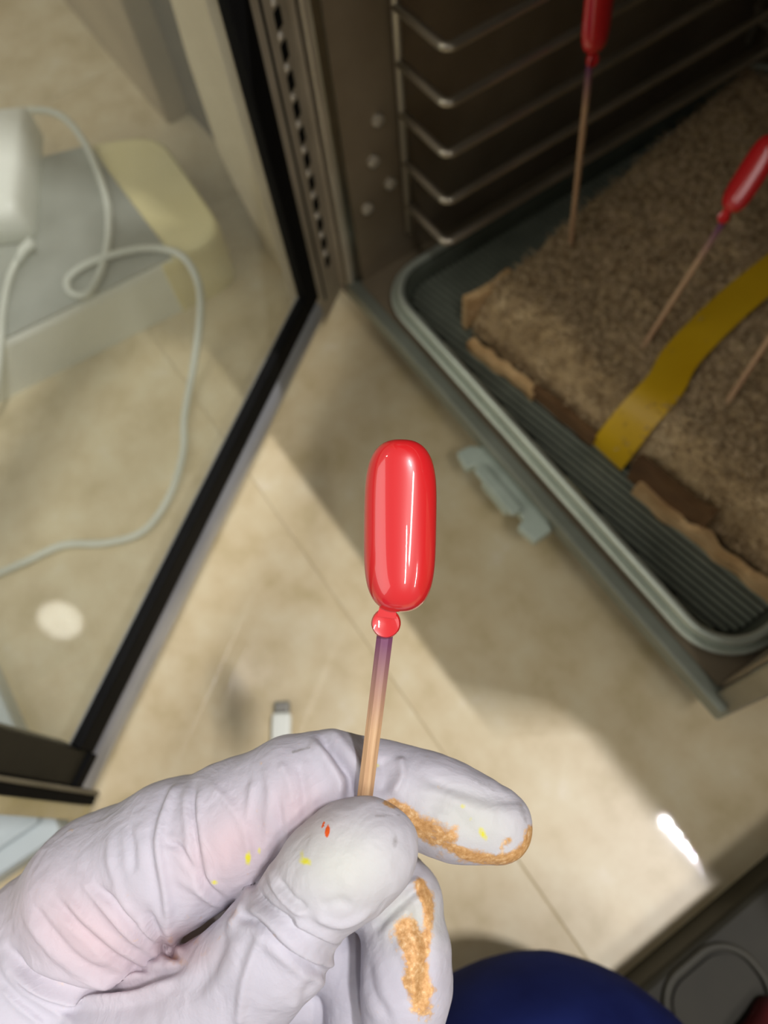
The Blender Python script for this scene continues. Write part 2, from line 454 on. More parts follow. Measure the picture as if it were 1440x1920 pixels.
for k in range(20):
    z = .2156 - .0143 * (k - 8)
    if .06 < z < .345:
        o = dbox('hinge_slot', BLACK, .0068, .0122, z - .0042, z + .0036, -.002, .0006, .0004, door)
        dbox('hinge_knuckle', KNUCK, .0090, .0122, z + .0052, z + .0088, -.002, .0012, .0012, door)
dbox('hinge_groove', BLACK, .0195, .0212, .05, DZ1 - .01, -.002, .0004, .0002, door)
dbox('hinge_leaf', DOORST, -.0052, -.0008, .040, DZ1, -.012, .003, .0008, door)

# ================================================================== TRAY
TX0, TX1, TY0, TY1 = -.2725, .0145, .1462, .4570
tray = thing('baking_tray', ((TX0 + TX1) / 2, (TY0 + TY1) / 2, .0462), 'dark green-grey ribbed baking tray with bright rolled rim inside the oven', 'tray')
def tring(off, z, r=.030): return [(p[0], p[1], z) for p in rrect(TX0, TX1, TY0, TY1, r, 10, off)]
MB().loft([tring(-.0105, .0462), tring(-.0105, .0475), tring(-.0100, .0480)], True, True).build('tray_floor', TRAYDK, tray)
MB().loft([tring(-.0100, .0470), tring(-.0085, .0500), tring(-.0066, .0580), tring(-.0072, .0582), tring(-.0092, .0510), tring(-.0112, .0481)], False, False).build('tray_wall', TRAY, tray, True)
prof = [(-.0050 + .0023 * math.cos(a), .0594 + .0023 * math.sin(a)) for a in np.linspace(math.pi * 1.1, -math.pi * .3, 12)] + [(-.0034, .0556), (-.0022, .0545)] + [(-.0006 + .0014 * math.cos(a), .0545 + .0014 * math.sin(a)) for a in np.linspace(math.pi * .9, -math.pi * .6, 8)] + [(-.004, .0540)]
MB().loft([tring(o, z) for o, z in prof], False, False).build('rim', TRAYRIM, tray, True, angle=60)
# ribs across the floor, slightly turned
ang = math.radians(8.5); rd = np.array([math.cos(ang), math.sin(ang)]); rn = np.array([-rd[1], rd[0]])
inner = [np.array(p) for p in rrect(TX0, TX1, TY0, TY1, .030, 10, -.0125)]
def clip_line(c):
    hits = []
    for a, b in zip(inner, inner[1:] + inner[:1]):
        da, db = a @ rn - c, b @ rn - c
        if da * db < 0: hits.append((a + (b - a) * da / (da - db)) @ rd)
    return (min(hits), max(hits)) if len(hits) >= 2 else None
cvals = [p @ rn for p in inner]
c = min(cvals) + .002
while c < max(cvals) - .002:
    h = clip_line(c)
    if h and h[1] - h[0] > .01:
        p0 = rd * h[0] + rn * c; p1 = rd * h[1] + rn * c; w_ = rn * .0012
        e = rd * .001
        vs = []
        for q in (p0, p1):
            for s_, z in ((-1, .0478), (-.55, .0496), (.55, .0496), (1, .0478)):
                vs.append((*(q + w_ * s_), z))
        m = MB(); m.add(vs, [(0, 1, 5, 4), (1, 2, 6, 5), (2, 3, 7, 6), (0, 3, 2, 1), (4, 5, 6, 7)])
        m.build('rib', RIB, tray)
    c += .0040

# ================================================================== CARDBOARD BLOCK
BZ0, BZ1 = .0494, .0835
FL = np.array([-.2110, .1760]); FRt = np.array([.0130, .2030]); BR = np.array([-.020, .430]); BL = np.array([-.2520, .4180])
block = thing('scratcher_block', (-.12, .30, BZ0), 'brown fuzzy corrugated cardboard block holding red-tipped sticks on the tray', 'cardboard block')
def quad(u, v):
    return FL * (1 - u) * (1 - v) + FRt * u * (1 - v) + BR * u * v + BL * (1 - u) * v
NU, NV = 150, 150
vs, idx = [], {}
for j in range(NV + 1):
    for i in range(NU + 1):
        u, v = i / NU, j / NV
        p = quad(u, v)
        # ragged, rounded border
        e = min(u, 1 - u, v, 1 - v)
        n1 = noise.noise(Vector((p[0] * 60, p[1] * 60, 1))); n2 = noise.noise(Vector((p[0] * 240, p[1] * 240, 5))); n3 = noise.noise(Vector((p[0] * 700, p[1] * 700, 9)))
        z = BZ1 + .0018 * n1 + .0016 * n2 + .0009 * n3 - .007 * math.exp(-(e / .03) ** 2) - .017 * max(0, 1 - v * .235 / .020) ** 1.8
        if e == 0:
            q = p + (p - quad(.5, .5)) / np.linalg.norm(p - quad(.5, .5)) * .0018 * n2
            p = q
        idx[i, j] = len(vs); vs.append((p[0], p[1], z))
fs = [(idx[i, j], idx[i + 1, j], idx[i + 1, j + 1], idx[i, j + 1]) for j in range(NV) for i in range(NU)]
border = [(i, 0) for i in range(NU)] + [(NU, j) for j in range(NV)] + [(NU - i, NV) for i in range(NU)] + [(0, NV - j) for j in range(NV)]
ctr = quad(.5, .5); prev = [idx[b] for b in border]
for lev in range(1, 7):
    cur = []
    for k, b in enumerate(border):
        p = np.array(vs[idx[b]][:2]); z0 = vs[idx[b]][2]
        z = z0 + (BZ0 - z0) * lev / 6
        d = (p - ctr) / np.linalg.norm(p - ctr)
        flute = .0010 * math.sin(k * 2.1) + .0014 * noise.noise(Vector((p[0] * 300, p[1] * 300, z * 90)))
        p = p + d * (.0015 * math.sin(lev / 6 * math.pi) + flute)
        cur.append(len(vs)); vs.append((p[0], p[1], z))
    n = len(cur)
    fs += [(prev[k], cur[k], cur[(k + 1) % n], prev[(k + 1) % n]) for k in range(n)]
    prev = cur
mb = MB(); mb.v = vs; mb.f = fs
mb.build('fuzzy_body', FUZZ, block, True)
# loose fibres
def btop(u, v):
    p = quad(u, v); e = min(u, 1 - u, v, 1 - v)
    return np.array([p[0], p[1], BZ1 - .007 * math.exp(-(e / .03) ** 2) - .017 * max(0, 1 - v * .235 / .020) ** 1.8 + .0018 * noise.noise(Vector((p[0] * 60, p[1] * 60, 1)))])
fib = MB(); fv, ff = [], []
for k in range(20000):
    u, v = rng.random(), rng.random() ** 1.2
    p = btop(u, v); a = rng.random() * 6.283; L = .0035 + .0045 * rng.random(); bend = rng.normal() * 1.6; lift = .2 + .7 * rng.random()
    pts = []; q = p.copy(); th = a
    for s_ in range(4):
        pts.append(q.copy()); q = q + np.array([math.cos(th), math.sin(th), (lift - s_ * .35)]) * L / 3; th += bend * .5
    wv = np.array([-math.sin(a), math.cos(a), 0]) * .00026
    b0 = len(fv)
    for q in pts: fv += [tuple(q - wv), tuple(q + wv)]
    ff += [(b0 + 2 * s_, b0 + 2 * s_ + 1, b0 + 2 * s_ + 3, b0 + 2 * s_ + 2) for s_ in range(3)]
# fibres standing down the front face
for k in range(2600):
    u = rng.random(); p = quad(u, 0); z = BZ0 + (BZ1 - .022 - BZ0) * rng.random()
    L = .004 + .004 * rng.random(); dx = rng.normal() * .0007; b0 = len(fv)
    for s_ in range(3):
        q = np.array([p[0] + dx * s_, p[1] - .0012 - .0015 * s_ * rng.random(), z + L * (s_ - 1) / 2])
        fv += [(q[0] - .00016, q[1], q[2]), (q[0] + .00016, q[1], q[2])]
    ff += [(b0 + 2 * s_, b0 + 2 * s_ + 1, b0 + 2 * s_ + 3, b0 + 2 * s_ + 2) for s_ in range(2)]
fib.v, fib.f = fv, ff
tag(fib.build('fibre', FIBRE, block), kind='stuff')
# cardboard strips along the torn edges
def strip(name, pts2d, thick, z0, z1, mat, rag=.0014, seed=0):
    rings = []; pts = catmull([(*p, 0) for p in pts2d], 6)
    for i, p in enumerate(pts):
        t = pts[min(i + 1, len(pts) - 1)] - pts[max(i - 1, 0)]; t /= np.linalg.norm(t); nn = np.array([-t[1], t[0], 0])
        r1 = noise.noise(Vector((i * .28, seed, 0))) * rag * .8; r2 = noise.noise(Vector((i * .28, seed, 7))) * rag * 1.1
        a = p - nn * thick / 2 + nn * r1; b = p + nn * thick / 2 + nn * r2
        rings.append([(a[0], a[1], z0), (a[0], a[1], z1 + r2), (b[0], b[1], z1 + r1), (b[0], b[1], z0)])
    m = MB(); m.loft(rings); return m.build(name, mat, block)
strip('cardboard_edge', [(-.2185, .1735), (-.2165, .1900), (-.2190, .2060)], .0045, BZ0, BZ0 + .026, CARD, .0016, 1)
strip('cardboard_edge', [(-.2060, .1690), (-.1900, .1700), (-.1760, .1745), (-.1560, .1755)], .0055, BZ0, BZ0 + .006, CARD, .003, 2)
strip('cardboard_edge', [(-.1580, .1765), (-.1350, .1800), (-.1150, .1820)], .0040, BZ0, BZ0 + .010, CARDDK, .002, 3)
strip('cardboard_edge', [(-.0900, .1850), (-.0650, .1880), (-.0450, .1925)], .0050, BZ0, BZ0 + .022, CARDDK, .002, 5)
strip('cardboard_edge', [(-.0820, .1810), (-.0600, .1840), (-.0430, .1880), (-.0250, .1900), (-.0050, .1935), (.0080, .1950)], .0050, BZ0, BZ0 + .008, CARD, .003, 4)

# tape across the block and over its front edge
tape_path = [(-.1050, .1825, .0500, .0108), (-.1045, .1840, .0600, .0106), (-.1045, .1880, .0690, .0104), (-.1050, .1950, .0790, .0100), (-.1060, .2040, .0848, .0098), (-.1085, .2150, .0866, .0095), (-.1160, .2330, .0868, .0093), (-.1235, .2750, .0868, .0093), (-.1270, .3200, .0868, .0093), (-.1300, .3700, .0866, .0093), (-.1330, .4150, .0840, .0093), (-.1340, .4330, .0700, .0093), (-.1345, .4360, .0500, .0093)]
tp = catmull([np.array(p) for p in tape_path], 5)
tb = MB(); tv = []
for i, p in enumerate(tp):
    t = (tp[min(i + 1, len(tp) - 1)] - tp[max(i - 1, 0)])[:2]
    s_ = np.array([t[1], -t[0]]) / max(np.linalg.norm(t), 1e-6)
    if i < 22: s_ = s_ * .4 + np.array([.93, .36]) * .6; s_ /= np.linalg.norm(s_)
    a = p[:2] - s_ * p[3]; b = p[:2] + s_ * p[3]
    tv += [(a[0], a[1], p[2]), (b[0], b[1], p[2]), (b[0], b[1] - .0001, p[2] + .0005), (a[0], a[1] - .0001, p[2] + .0005)]
n = len(tp)
tf = []
for i in range(n - 1):
    for k in range(4): tf.append((4 * i + k, 4 * i + (k + 1) % 4, 4 * i + 4 + (k + 1) % 4, 4 * i + 4 + k))
tf += [(3, 2, 1, 0), tuple(4 * (n - 1) + k for k in range(4))]
tb.add(tv, tf)
tape = tb.build('yellow_tape', TAPE, None, True, (-.11, .25, .084), angle=45)
tag(tape, 'yellow tape band stretched across the brown fuzzy block', 'tape')

# ================================================================== NAIL STICKS
# local frame: origin at the stick's top (neck), z along the stick upwards, y towards the nail's face
def nail_mesh(a=.0074, b=.0176, cf=.0050, cb=.0014, zc=None):
    zc = b + .0018 if zc is None else zc
    nt, na = 40, 48; v = []; f = []
    for i in range(nt + 1):
        t = -math.cos(math.pi * i / nt)
        w_ = max(1 - abs(t) ** 4.0, 0) ** (1 / 2.6)
        hh = max(1 - abs(t) ** 8.0, 0) ** (1 / 2.3)
        side = 1 + .012 * t - .012 * t * t
        for k in range(na):
            th = 2 * math.pi * k / na
            cx, sy = math.cos(th), math.sin(th)
            x = a * w_ * side * math.copysign(abs(cx) ** (2 / 2.25), cx)
            y = (cf if sy > 0 else cb) * hh * math.copysign(abs(sy) ** (2 / 2.0), sy)
            bow = -.0002 * t * t
            v.append((x, y + bow, zc + b * t))
    for i in range(nt):
        for k in range(na): f.append((i * na + k, i * na + (k + 1) % na, (i + 1) * na + (k + 1) % na, (i + 1) * na + k))
    me = bpy.data.meshes.new('nail_tip'); me.from_pydata(v, [], f); me.materials.append(RED)
    bm = bmesh.new(); bm.from_mesh(me); bmesh.ops.remove_doubles(bm, verts=bm.verts, dist=1e-6); bmesh.ops.recalc_face_normals(bm, faces=bm.faces); bm.to_mesh(me); bm.free()
    me.polygons.foreach_set('use_smooth', [True] * len(me.polygons)); return me
def tab_mesh():
    m = MB(); r = .0030
    prof = [(0, -.0012), (.8, -.0012), (1.0, -.0004), (1.0, .0009), (.90, .0014), (.66, .0012), (0, .0011)]
    rings = []
    for q, y in prof:
        rings.append([(max(q, .001) * r * math.cos(a), y, max(q, .001) * r * math.sin(a)) for a in np.linspace(0, 2 * math.pi, 28, endpoint=False)])
    m.loft(rings)
    # short stem that runs up into the nail
    m.loft([[(w_ * sx, .0002 + hy, z) for sx, hy in ((-1, -.0012), (1, -.0012), (1, .0012), (-1, .0012))] for z, w_ in ((.0012, .0020), (.0030, .0017), (.0052, .0019))])
    me = bpy.data.meshes.new('neck_tab'); me.from_pydata(m.v, [], m.f); me.materials.append(RED)
    bm = bmesh.new(); bm.from_mesh(me); bmesh.ops.recalc_face_normals(bm, faces=bm.faces); bm.to_mesh(me); bm.free()
    me.polygons.foreach_set('use_smooth', [True] * len(me.polygons)); me.set_sharp_from_angle(angle=math.radians(50)); return me
def stick_mesh(L, w0=.00172):
    m = MB(); rings = []
    for z, s_ in ((.0005, .9), (-.001, 1.0), (-L * .5, .96), (-L + .004, .93), (-L, .55)):
        rings.append([(w0 * s_ * math.cos(a + .3), w0 * s_ * .85 * math.sin(a + .3) - .0012, z) for a in np.linspace(0, 2 * math.pi, 7, endpoint=False)])
    m.loft(rings[::-1])
    me = bpy.data.meshes.new('stick'); me.from_pydata(m.v, [], m.f); me.materials.append(STICK)
    bm = bmesh.new(); bm.from_mesh(me); bmesh.ops.recalc_face_normals(bm, faces=bm.faces); bm.to_mesh(me); bm.free(); return me
NAIL, TAB = nail_mesh(zc=.0206), tab_mesh()
def nail_stick(neck, foot, facing, L, label, group, scale=1.0):
    neck, foot = Vector(neck), Vector(foot)
    z = (neck - foot).normalized(); y = Vector(facing); y = (y - z * y.dot(z)).normalized(); x = y.cross(z)
    root = thing('nail_stick', (0, 0, 0), label, 'nail swatch stick', group)
    root.matrix_world = Matrix.Translation(neck) @ Matrix([[x[0], y[0], z[0], 0], [x[1], y[1], z[1], 0], [x[2], y[2], z[2], 0], [0, 0, 0, 1]])
    root.scale = (scale,) * 3
    o = bpy.data.objects.new('nail_tip', NAIL); COL.objects.link(o); o.parent = root; o['label'] = 'glossy red nail tip'
    o = bpy.data.objects.new('neck_tab', TAB); COL.objects.link(o); o.parent = root
    o = bpy.data.objects.new('stick', stick_mesh(L)); COL.objects.link(o); o.parent = root; o['label'] = 'bamboo stick stained purple at the top'
    return root
GRP = 'red nail swatch sticks'
hn = atd(724, 1168, .1570); hf = atd(658, 1700, .1552)
# stick axis runs from the tab to the hand; the nail follows the picture's upright
tabc = Vector(hn)
toC = Vector(CAM) - tabc
nail_axis_top = Vector(atd(752, 840, .1560)); nail_axis_bot = Vector(atd(748, 1150, .1570))
HS = nail_stick(hn, hf, toC + Vector(R[:, 0]) * -.006, .053, 'large red nail tip on a bamboo stick held by the gloved hand', GRP)
# the nail is glued on a little askew of the stick: turn nail by the difference
zloc = (HS.matrix_world.to_3x3().inverted() @ (nail_axis_top - nail_axis_bot)).normalized()
for ch in HS.children:
    if ch.name.startswith('nail_tip'):
        ch.rotation_euler = (0, math.atan2(zloc.x, zloc.z), 0)
        base = HS.matrix_world.inverted() @ Vector(atd(750, 985, .1568))
        off = Vector((0, 0, .0206)); off.rotate(ch.rotation_euler)
        ch.location = Vector((base.x - off.x, .0006, base.z - off.z))
bz = .082
fa = atz(1072, 465, bz); na_ = atlen(1110, 112, fa, .098)
nail_stick(na_, np.array(fa) + (np.array(fa) - na_) * .08, R[:, 0] * 1.0 + (CAM - na_) * 3.6, .105, 'red nail stick farthest left in the brown block, leaning over the tray', GRP)
fb = atz(1200, 655, bz + .001); nb_ = atlen(1358, 408, fb, .064)
nail_stick(nb_, np.array(fb) + (np.array(fb) - nb_) * .08, -R[:, 0] * 1.0 + (CAM - nb_) * 2.0, .072, 'red nail stick leaning right between yellow tape and back of block', GRP)
fc = atz(1350, 770, bz - .001); nc_ = atlen(1530, 500, fc, .068)
nail_stick(nc_, np.array(fc) + (np.array(fc) - nc_) * .08, -R[:, 0] + (CAM - nc_) * 2, .076, 'stick in front of the yellow tape, its red tip cut off by the frame', GRP)

# ================================================================== THINGS LEFT OF THE DOOR
PB = [(-.374, .100), (-.386, -.057), (-.400, -.24), (-.545, -.24), (-.530, .0035), (-.485, .104)]
pbox = thing('storage_box', (-.45, -.03, 0), 'low white box with grey top and yellowed rounded end behind the glass', 'box')
def roundpoly(poly, rads, n=6):
    out = []; m = len(poly)
    for i in range(m):
        p = np.array(poly[i]); a = np.array(poly[i - 1]) - p; b = np.array(poly[(i + 1) % m]) - p
        la, lb = np.linalg.norm(a), np.linalg.norm(b); r = min(rads[i], la * .45, lb * .45)
        s0 = p + a / la * r; s1 = p + b / lb * r
        for k in range(n + 1):
            t = k / n; out.append(tuple((1 - t) ** 2 * s0 + 2 * t * (1 - t) * p + t * t * s1))
    return out
def inset(poly, d):
    c = np.mean(np.array(poly), 0); return [tuple(np.array(p) + (c - np.array(p)) / np.linalg.norm(c - np.array(p)) * d) for p in poly]
# body in two shells: white length and yellowed end cap
def side_split(y): 
    return -.374 - .012 * (.100 - y) / .157
body = [(side_split(.064) , .064), (-.386, -.057), (-.400, -.24), (-.545, -.24), (-.530, .0035), (-.508, .064)]
cap = [(-.3735, .100), (side_split(.0645), .0525), (-.508, .0645), (-.485, .108)]
rb = roundpoly(body, [.001, .004, .01, .01, .01, .001]); rc = roundpoly(cap, [.030, .001, .001, .022])
m = MB(); m.loft([[(*p, z) for p in (rb if q == 0 else inset(rb, q))] for q, z in ((0, 0), (0, .040), (.0012, .0436), (.004, .0450))]); m.build('body', WHITEPL, pbox)
m = MB(); m.loft([[(*p, z) for p in (rc if q == 0 else inset(rc, q))] for q, z in ((0, 0), (0, .040), (.0012, .0436), (.004, .0450))]); m.build('end_cap', YELLOWED, pbox)
tp_ = roundpoly([(-.3782, .062), (-.3875, -.057), (-.4015, -.230), (-.540, -.230), (-.526, .0035), (-.505, .062)], [.004, .003, .008, .008, .004, .004])
MB().prism(tp_, .0450, .0462).build('top_plate', GREYTOP, pbox)
# power adapter
ap = atz(20, 440, .046)
adp = thing('power_adapter', (float(ap[0]), float(ap[1]), .0462), 'white rounded power adapter lying on the grey box top', 'adapter')
pa = [atz(-60, 470, .0462), atz(70, 455, .0462), atz(85, 255, .0462), atz(-60, 270, .0462)]
pr = roundpoly([tuple(p[:2]) for p in pa], [.012, .010, .004, .004])
m = MB(); m.loft([[(*p, z) for p in (pr if q == 0 else inset(pr, q))] for q, z in ((.002, .0462), (0, .0490), (0, .066), (.002, .0715), (.007, .0745))]); m.build('shell', WHITEPL, adp, True, angle=50)
e0 = (np.array(pr[0]) + np.array(pr[-1])) / 2
cp = [atz(62, 452, .056), atz(45, 468, .054), atz(20, 515, .050), atz(6, 580, .047), atz(2, 640, .046), atz(-4, 720, .030), atz(-20, 800, .003)]
MB().tube(catmull(cp, 6), .0022, 10).build('cord', CABLE, adp, True)
MB().tube([cp[0], cp[1], (np.array(cp[1]) * .5 + np.array(cp[2]) * .5)], [.0036, .0034, .0024], 10).build('strain_relief', CABLE, adp, True)
# long white cable
cab = [(-60, 225, .060), (40, 208, .058), (110, 215, .054), (160, 270, .050), (196, 360, .0485), (204, 430, .0485), (192, 500, .0485), (165, 550, .0485), (132, 548, .0485), (130, 520, .0495), (180, 488, .0505), (270, 466, .0500), (335, 476, .0485), (368, 520, .044), (376, 580, .028), (364, 680, .008), (346, 780, .0026), (343, 850, .0026), (318, 930, .0026), (270, 995, .0026), (200, 1018, .0026), (120, 1022, .0026), (55, 1050, .0026), (-10, 1078, .0026), (-120, 1120, .0026)]
pts = catmull([atz(x, y, z) for x, y, z in cab], 6)
ob = MB().tube(pts, .0024, 10).build('charging_cable', CABLE, None, True, tuple(pts[100]))
tag(ob, 'long white cable looping off the grey box onto the beige floor', 'cable')
# pale box left, in front of the door's free edge
sp = [(-.1150, -.1550), (-.2230, -.1530), (-.40, -.150), (-.40, -.34), (-.118, -.34)]
m = MB(); q0 = roundpoly([(p[0], p[1]) for p in sp], [.004, .002, .004, .004, .004], 4)
m.loft([[(*p, z) for p in (q0 if d == 0 else inset(q0, d))] for d, z in ((0, 0), (0, .012), (.0012, .0138))])
pale = thing('flat_box', (-.22, -.24, 0), 'pale blue-grey flat plastic box on the floor beyond the door edge', 'box')
m.build('body', PALE, pale)
q1 = inset(q0, .012)
MB().loft([[(*p, z) for p in (q1 if d == 0 else inset(q1, d))] for d, z in ((0, .0139), (.001, .0165), (.003, .0165), (.004, .0139))], False, False).build('raised_rim', PALE, pale)

# usb plug on the floor
u0 = atz(530, 1316, .004); u1 = atz(528, 1385, .004); ud = Vector(u1 - u0).normalized()
plug = thing('usb_plug', tuple(atz(530, 1350, 0)), 'white cable plug with grey metal tip on the floor above the hand', 'plug')
un = Vector((-ud.y, ud.x, 0))
UM = Matrix.Translation(Vector((u0[0], u0[1], 0))) @ Matrix([[ud.x, un.x, 0, 0], [ud.y, un.y, 0, 0], [0, 0, 1, 0], [0, 0, 0, 1]])
b = MB(); b.box((0, -.0040, .0018), (.0062, .0040, .0064), .0006, UM); b.build('metal_tip', STEEL, plug)
b = MB(); b.box((.0060, -.0052, .0004), (.034, .0052, .0080), .0020, UM); b.build('plug_body', WHITEPL, plug)
b = MB(); b.tube([UM @ Vector(p) for p in ((.0335, 0, .004), (.045, .001, .003), (.060, -.004, .0026), (.072, -.022, .0026), (.080, -.060, .0026))], .0020, 8); b.build('cord', CABLE, plug, True)

# ================================================================== RIGHT: dark box, red cloth
dk = thing('dark_box', (.22, .08, 0), 'dark grey plastic box at the lower right edge of the floor', 'box')
bx0 = .0900
MB().loft([[(*p, z) for p in rrect(bx0, .42, .0305, .40, .003, 4, -o)] for o, z in ((0.0, 0), (0, .030), (.0012, .0325), (.003, .0335))]).build('body', DARKPL, dk)
lx, ly = .0945, .0800
rim = [(*p, .0345) for p in rrect(lx, .1285, .036, ly, .0155, 10)]
MB().tube(rim + [rim[0]], .0016, 8, False).build('lid_rim', LIDRIM, dk, True)
MB().loft([[(*p, z) for p in rrect(lx, .1285, .036, ly, .0155, 10, -.003)] for z in (.0332, .0350)]).build('lid', DARKPL, dk)
rc0 = atz(1450, 1935, .05)
m = MB(); rings = []
for q, z in ((1, .0352), (1.03, .040), (.93, .048), (.7, .053), (.35, .055)):
    rings.append([(rc0[0] + .012 + q * (.020 + .003 * math.sin(3 * a + 1)) * math.cos(a), rc0[1] + q * (.018 + .003 * math.sin(2 * a)) * math.sin(a), z + .0015 * math.sin(4 * a) * q) for a in np.linspace(0, 2 * math.pi, 30, endpoint=False)])
m.loft(rings); rco = m.build('red_cloth', DARKRED, None, True, (rc0[0] + .012, rc0[1], .0352))
tag(rco, 'crumpled dark red cloth on the dark box at the lower right corner', 'cloth')

# ================================================================== PERSON
person = thing('person', (float(atz(1015, 2095, .075)[0]), float(atz(1015, 2095, .075)[1]), 0), 'person in a paint-stained white latex glove and navy trousers, kneeling, pinching a stick', 'person')

def surface_nets(Fv, org, h):
    S = Fv < 0
    nx, ny, nz = Fv.shape
    cs = [(i, j, k) for i in (0, 1) for j in (0, 1) for k in (0, 1)]
    cnt = np.zeros((nx - 1, ny - 1, nz - 1), np.int8)
    for i, j, k in cs: cnt += S[i:nx - 1 + i, j:ny - 1 + j, k:nz - 1 + k]
    act = np.argwhere((cnt > 0) & (cnt < 8))
    vid = -np.ones(cnt.shape, np.int64); vid[tuple(act.T)] = np.arange(len(act))
    acc = np.zeros((len(act), 3)); num = np.zeros(len(act))
    for a in cs:
        for ax in range(3):
            if a[ax] == 1: continue
            b = list(a); b[ax] = 1
            fa_ = Fv[act[:, 0] + a[0], act[:, 1] + a[1], act[:, 2] + a[2]]; fb_ = Fv[act[:, 0] + b[0], act[:, 1] + b[1], act[:, 2] + b[2]]
            m_ = (fa_ < 0) != (fb_ < 0); t = np.where(m_, fa_ / np.where(m_, fa_ - fb_, 1), 0)
            p = act + np.array(a) * 1.0; p[:, ax] += t
            acc += p * m_[:, None]; num += m_
    V = acc / num[:, None] * h + org
    faces = []
    for ax in range(3):
        o1, o2 = [(1, 2), (2, 0), (0, 1)][ax]
        A = S[tuple(slice(0, -1) if q == ax else slice(None) for q in range(3))]; B = S[tuple(slice(1, None) if q == ax else slice(None) for q in range(3))]
        e = np.argwhere(A != B)
        ok = (e[:, o1] > 0) & (e[:, o2] > 0) & (e[:, o1] < Fv.shape[o1] - 1) & (e[:, o2] < Fv.shape[o2] - 1); e = e[ok]
        fl_ = A[tuple(e.T)]
        q = []
        for d1, d2 in ((-1, -1), (0, -1), (0, 0), (-1, 0)):
            c_ = e.copy(); c_[:, o1] += d1; c_[:, o2] += d2; q.append(vid[tuple(c_.T)])
        q = np.stack(q, 1); q[~fl_] = q[~fl_][:, ::-1]; faces.append(q)
    return V, np.concatenate(faces)

HD = .160
def hp(px, py, d): return np.array([(px - 720) / F * d, -(py - 960) / F * d, -d])   # camera-frame point (hand is modelled in the camera's orientation)
def chain(*pts): return [(hp(x, y, d), r / F * d) for x, y, r, d in pts]
index = chain((115, 1745, 125, .190), (200, 1682, 148, .182), (330, 1598, 126, .175), (450, 1545, 112, .171), (555, 1487, 100, .169), (620, 1470, 90, .169), (720, 1480, 82, .169), (800, 1502, 80, .168), (860, 1527, 79, .167), (928, 1546, 71, .166))
thumb = chain((250, 1985, 180, .176), (400, 1895, 122, .166), (515, 1775, 104, .157), (575, 1690, 86, .152), (620, 1640, 96, .1495), (665, 1605, 97, .149), (698, 1589, 87, .149))
middle = chain((560, 1640, 95, .186), (690, 1640, 90, .184), (750, 1690, 74, .180), (762, 1780, 80, .176), (762, 1850, 82, .174), (755, 1905, 78, .174))
ring = chain((560, 1760, 90, .194), (650, 1790, 66, .192), (672, 1850, 64, .189), (680, 1920, 64, .187), (680, 1980, 54, .187))
little = chain((540, 1840, 80, .198), (640, 1880, 54, .196), (660, 1950, 50, .194), (640, 2010, 46, .192))
palm = chain((115, 1815, 160, .190), (230, 1950, 200, .190), (400, 1880, 110, .197), (390, 1770, 100, .206))
wrist = chain((60, 1905, 205, .190), (-150, 2150, 260, .196), (-420, 2450, 270, .205))
def sd_chain(P, ch, k=.0025):
    out = None
    for (a, ra), (b, rb_) in zip(ch, ch[1:]):
        ab = b - a; hh = np.clip(((P - a) @ ab) / (ab @ ab), 0, 1)
        d = np.linalg.norm(P - a - hh[..., None] * ab, axis=-1) - (ra + (rb_ - ra) * hh)
        out = d if out is None else smin(out, d, k)
    return out
def smin(a, b, k):
    h_ = np.clip(.5 + .5 * (b - a) / k, 0, 1)
    return b + (a - b) * h_ - k * h_ * (1 - h_)
def hand_sdf(P):
    di = sd_chain(P, index, .004); dt = sd_chain(P, thumb, .003); dm = sd_chain(P, middle); dr = sd_chain(P, ring); dl = sd_chain(P, little)
    dp = smin(sd_chain(P, palm, .006), sd_chain(P, wrist, .006), .012)
    d = smin(di, dp, .006)
    d = smin(d, smin(dr, dl, .0008), .0008)
    d = smin(d, dm, .0008)
    return smin(d, dt, .0010)
allp = [p for ch in (index, thumb, middle, ring, little, palm, wrist) for p in ch]
lo = np.min([p - r for p, r in allp], 0) - .003; hi = np.max([p + r for p, r in allp], 0) + .003
lo[0] = max(lo[0], -.175); lo[1] = max(lo[1], -.215)
hv = .00052
dims = np.ceil((hi - lo) / hv).astype(int) + 1
# coarse pass, then refine only the cells near the surface
cst = 8
cd_ = np.ceil(dims / cst).astype(int) + 1
Fg = np.full(tuple(cd_ * cst), .01, np.float32)
gx = [lo[i] + np.arange(cd_[i]) * hv * cst + hv * cst / 2 for i in range(3)]
G = np.stack(np.meshgrid(*gx, indexing='ij'), -1)
D0 = hand_sdf(G)
near = np.argwhere(np.abs(D0) < hv * cst * 1.35)
neg = np.argwhere(D0 <= -hv * cst * 1.35)
for i, j, k in neg: Fg[i * cst:(i + 1) * cst, j * cst:(j + 1) * cst, k * cst:(k + 1) * cst] = -.01
loc_ = np.stack(np.meshgrid(*[np.arange(cst)] * 3, indexing='ij'), -1).reshape(-1, 3)
for s0 in range(0, len(near), 1500):
    nb = near[s0:s0 + 1500]
    ids = nb[:, None, :] * cst + loc_[None]
    d = hand_sdf(lo + ids * hv)
    Fg[ids[..., 0], ids[..., 1], ids[..., 2]] = d
V, Q = surface_nets(Fg, lo, hv)

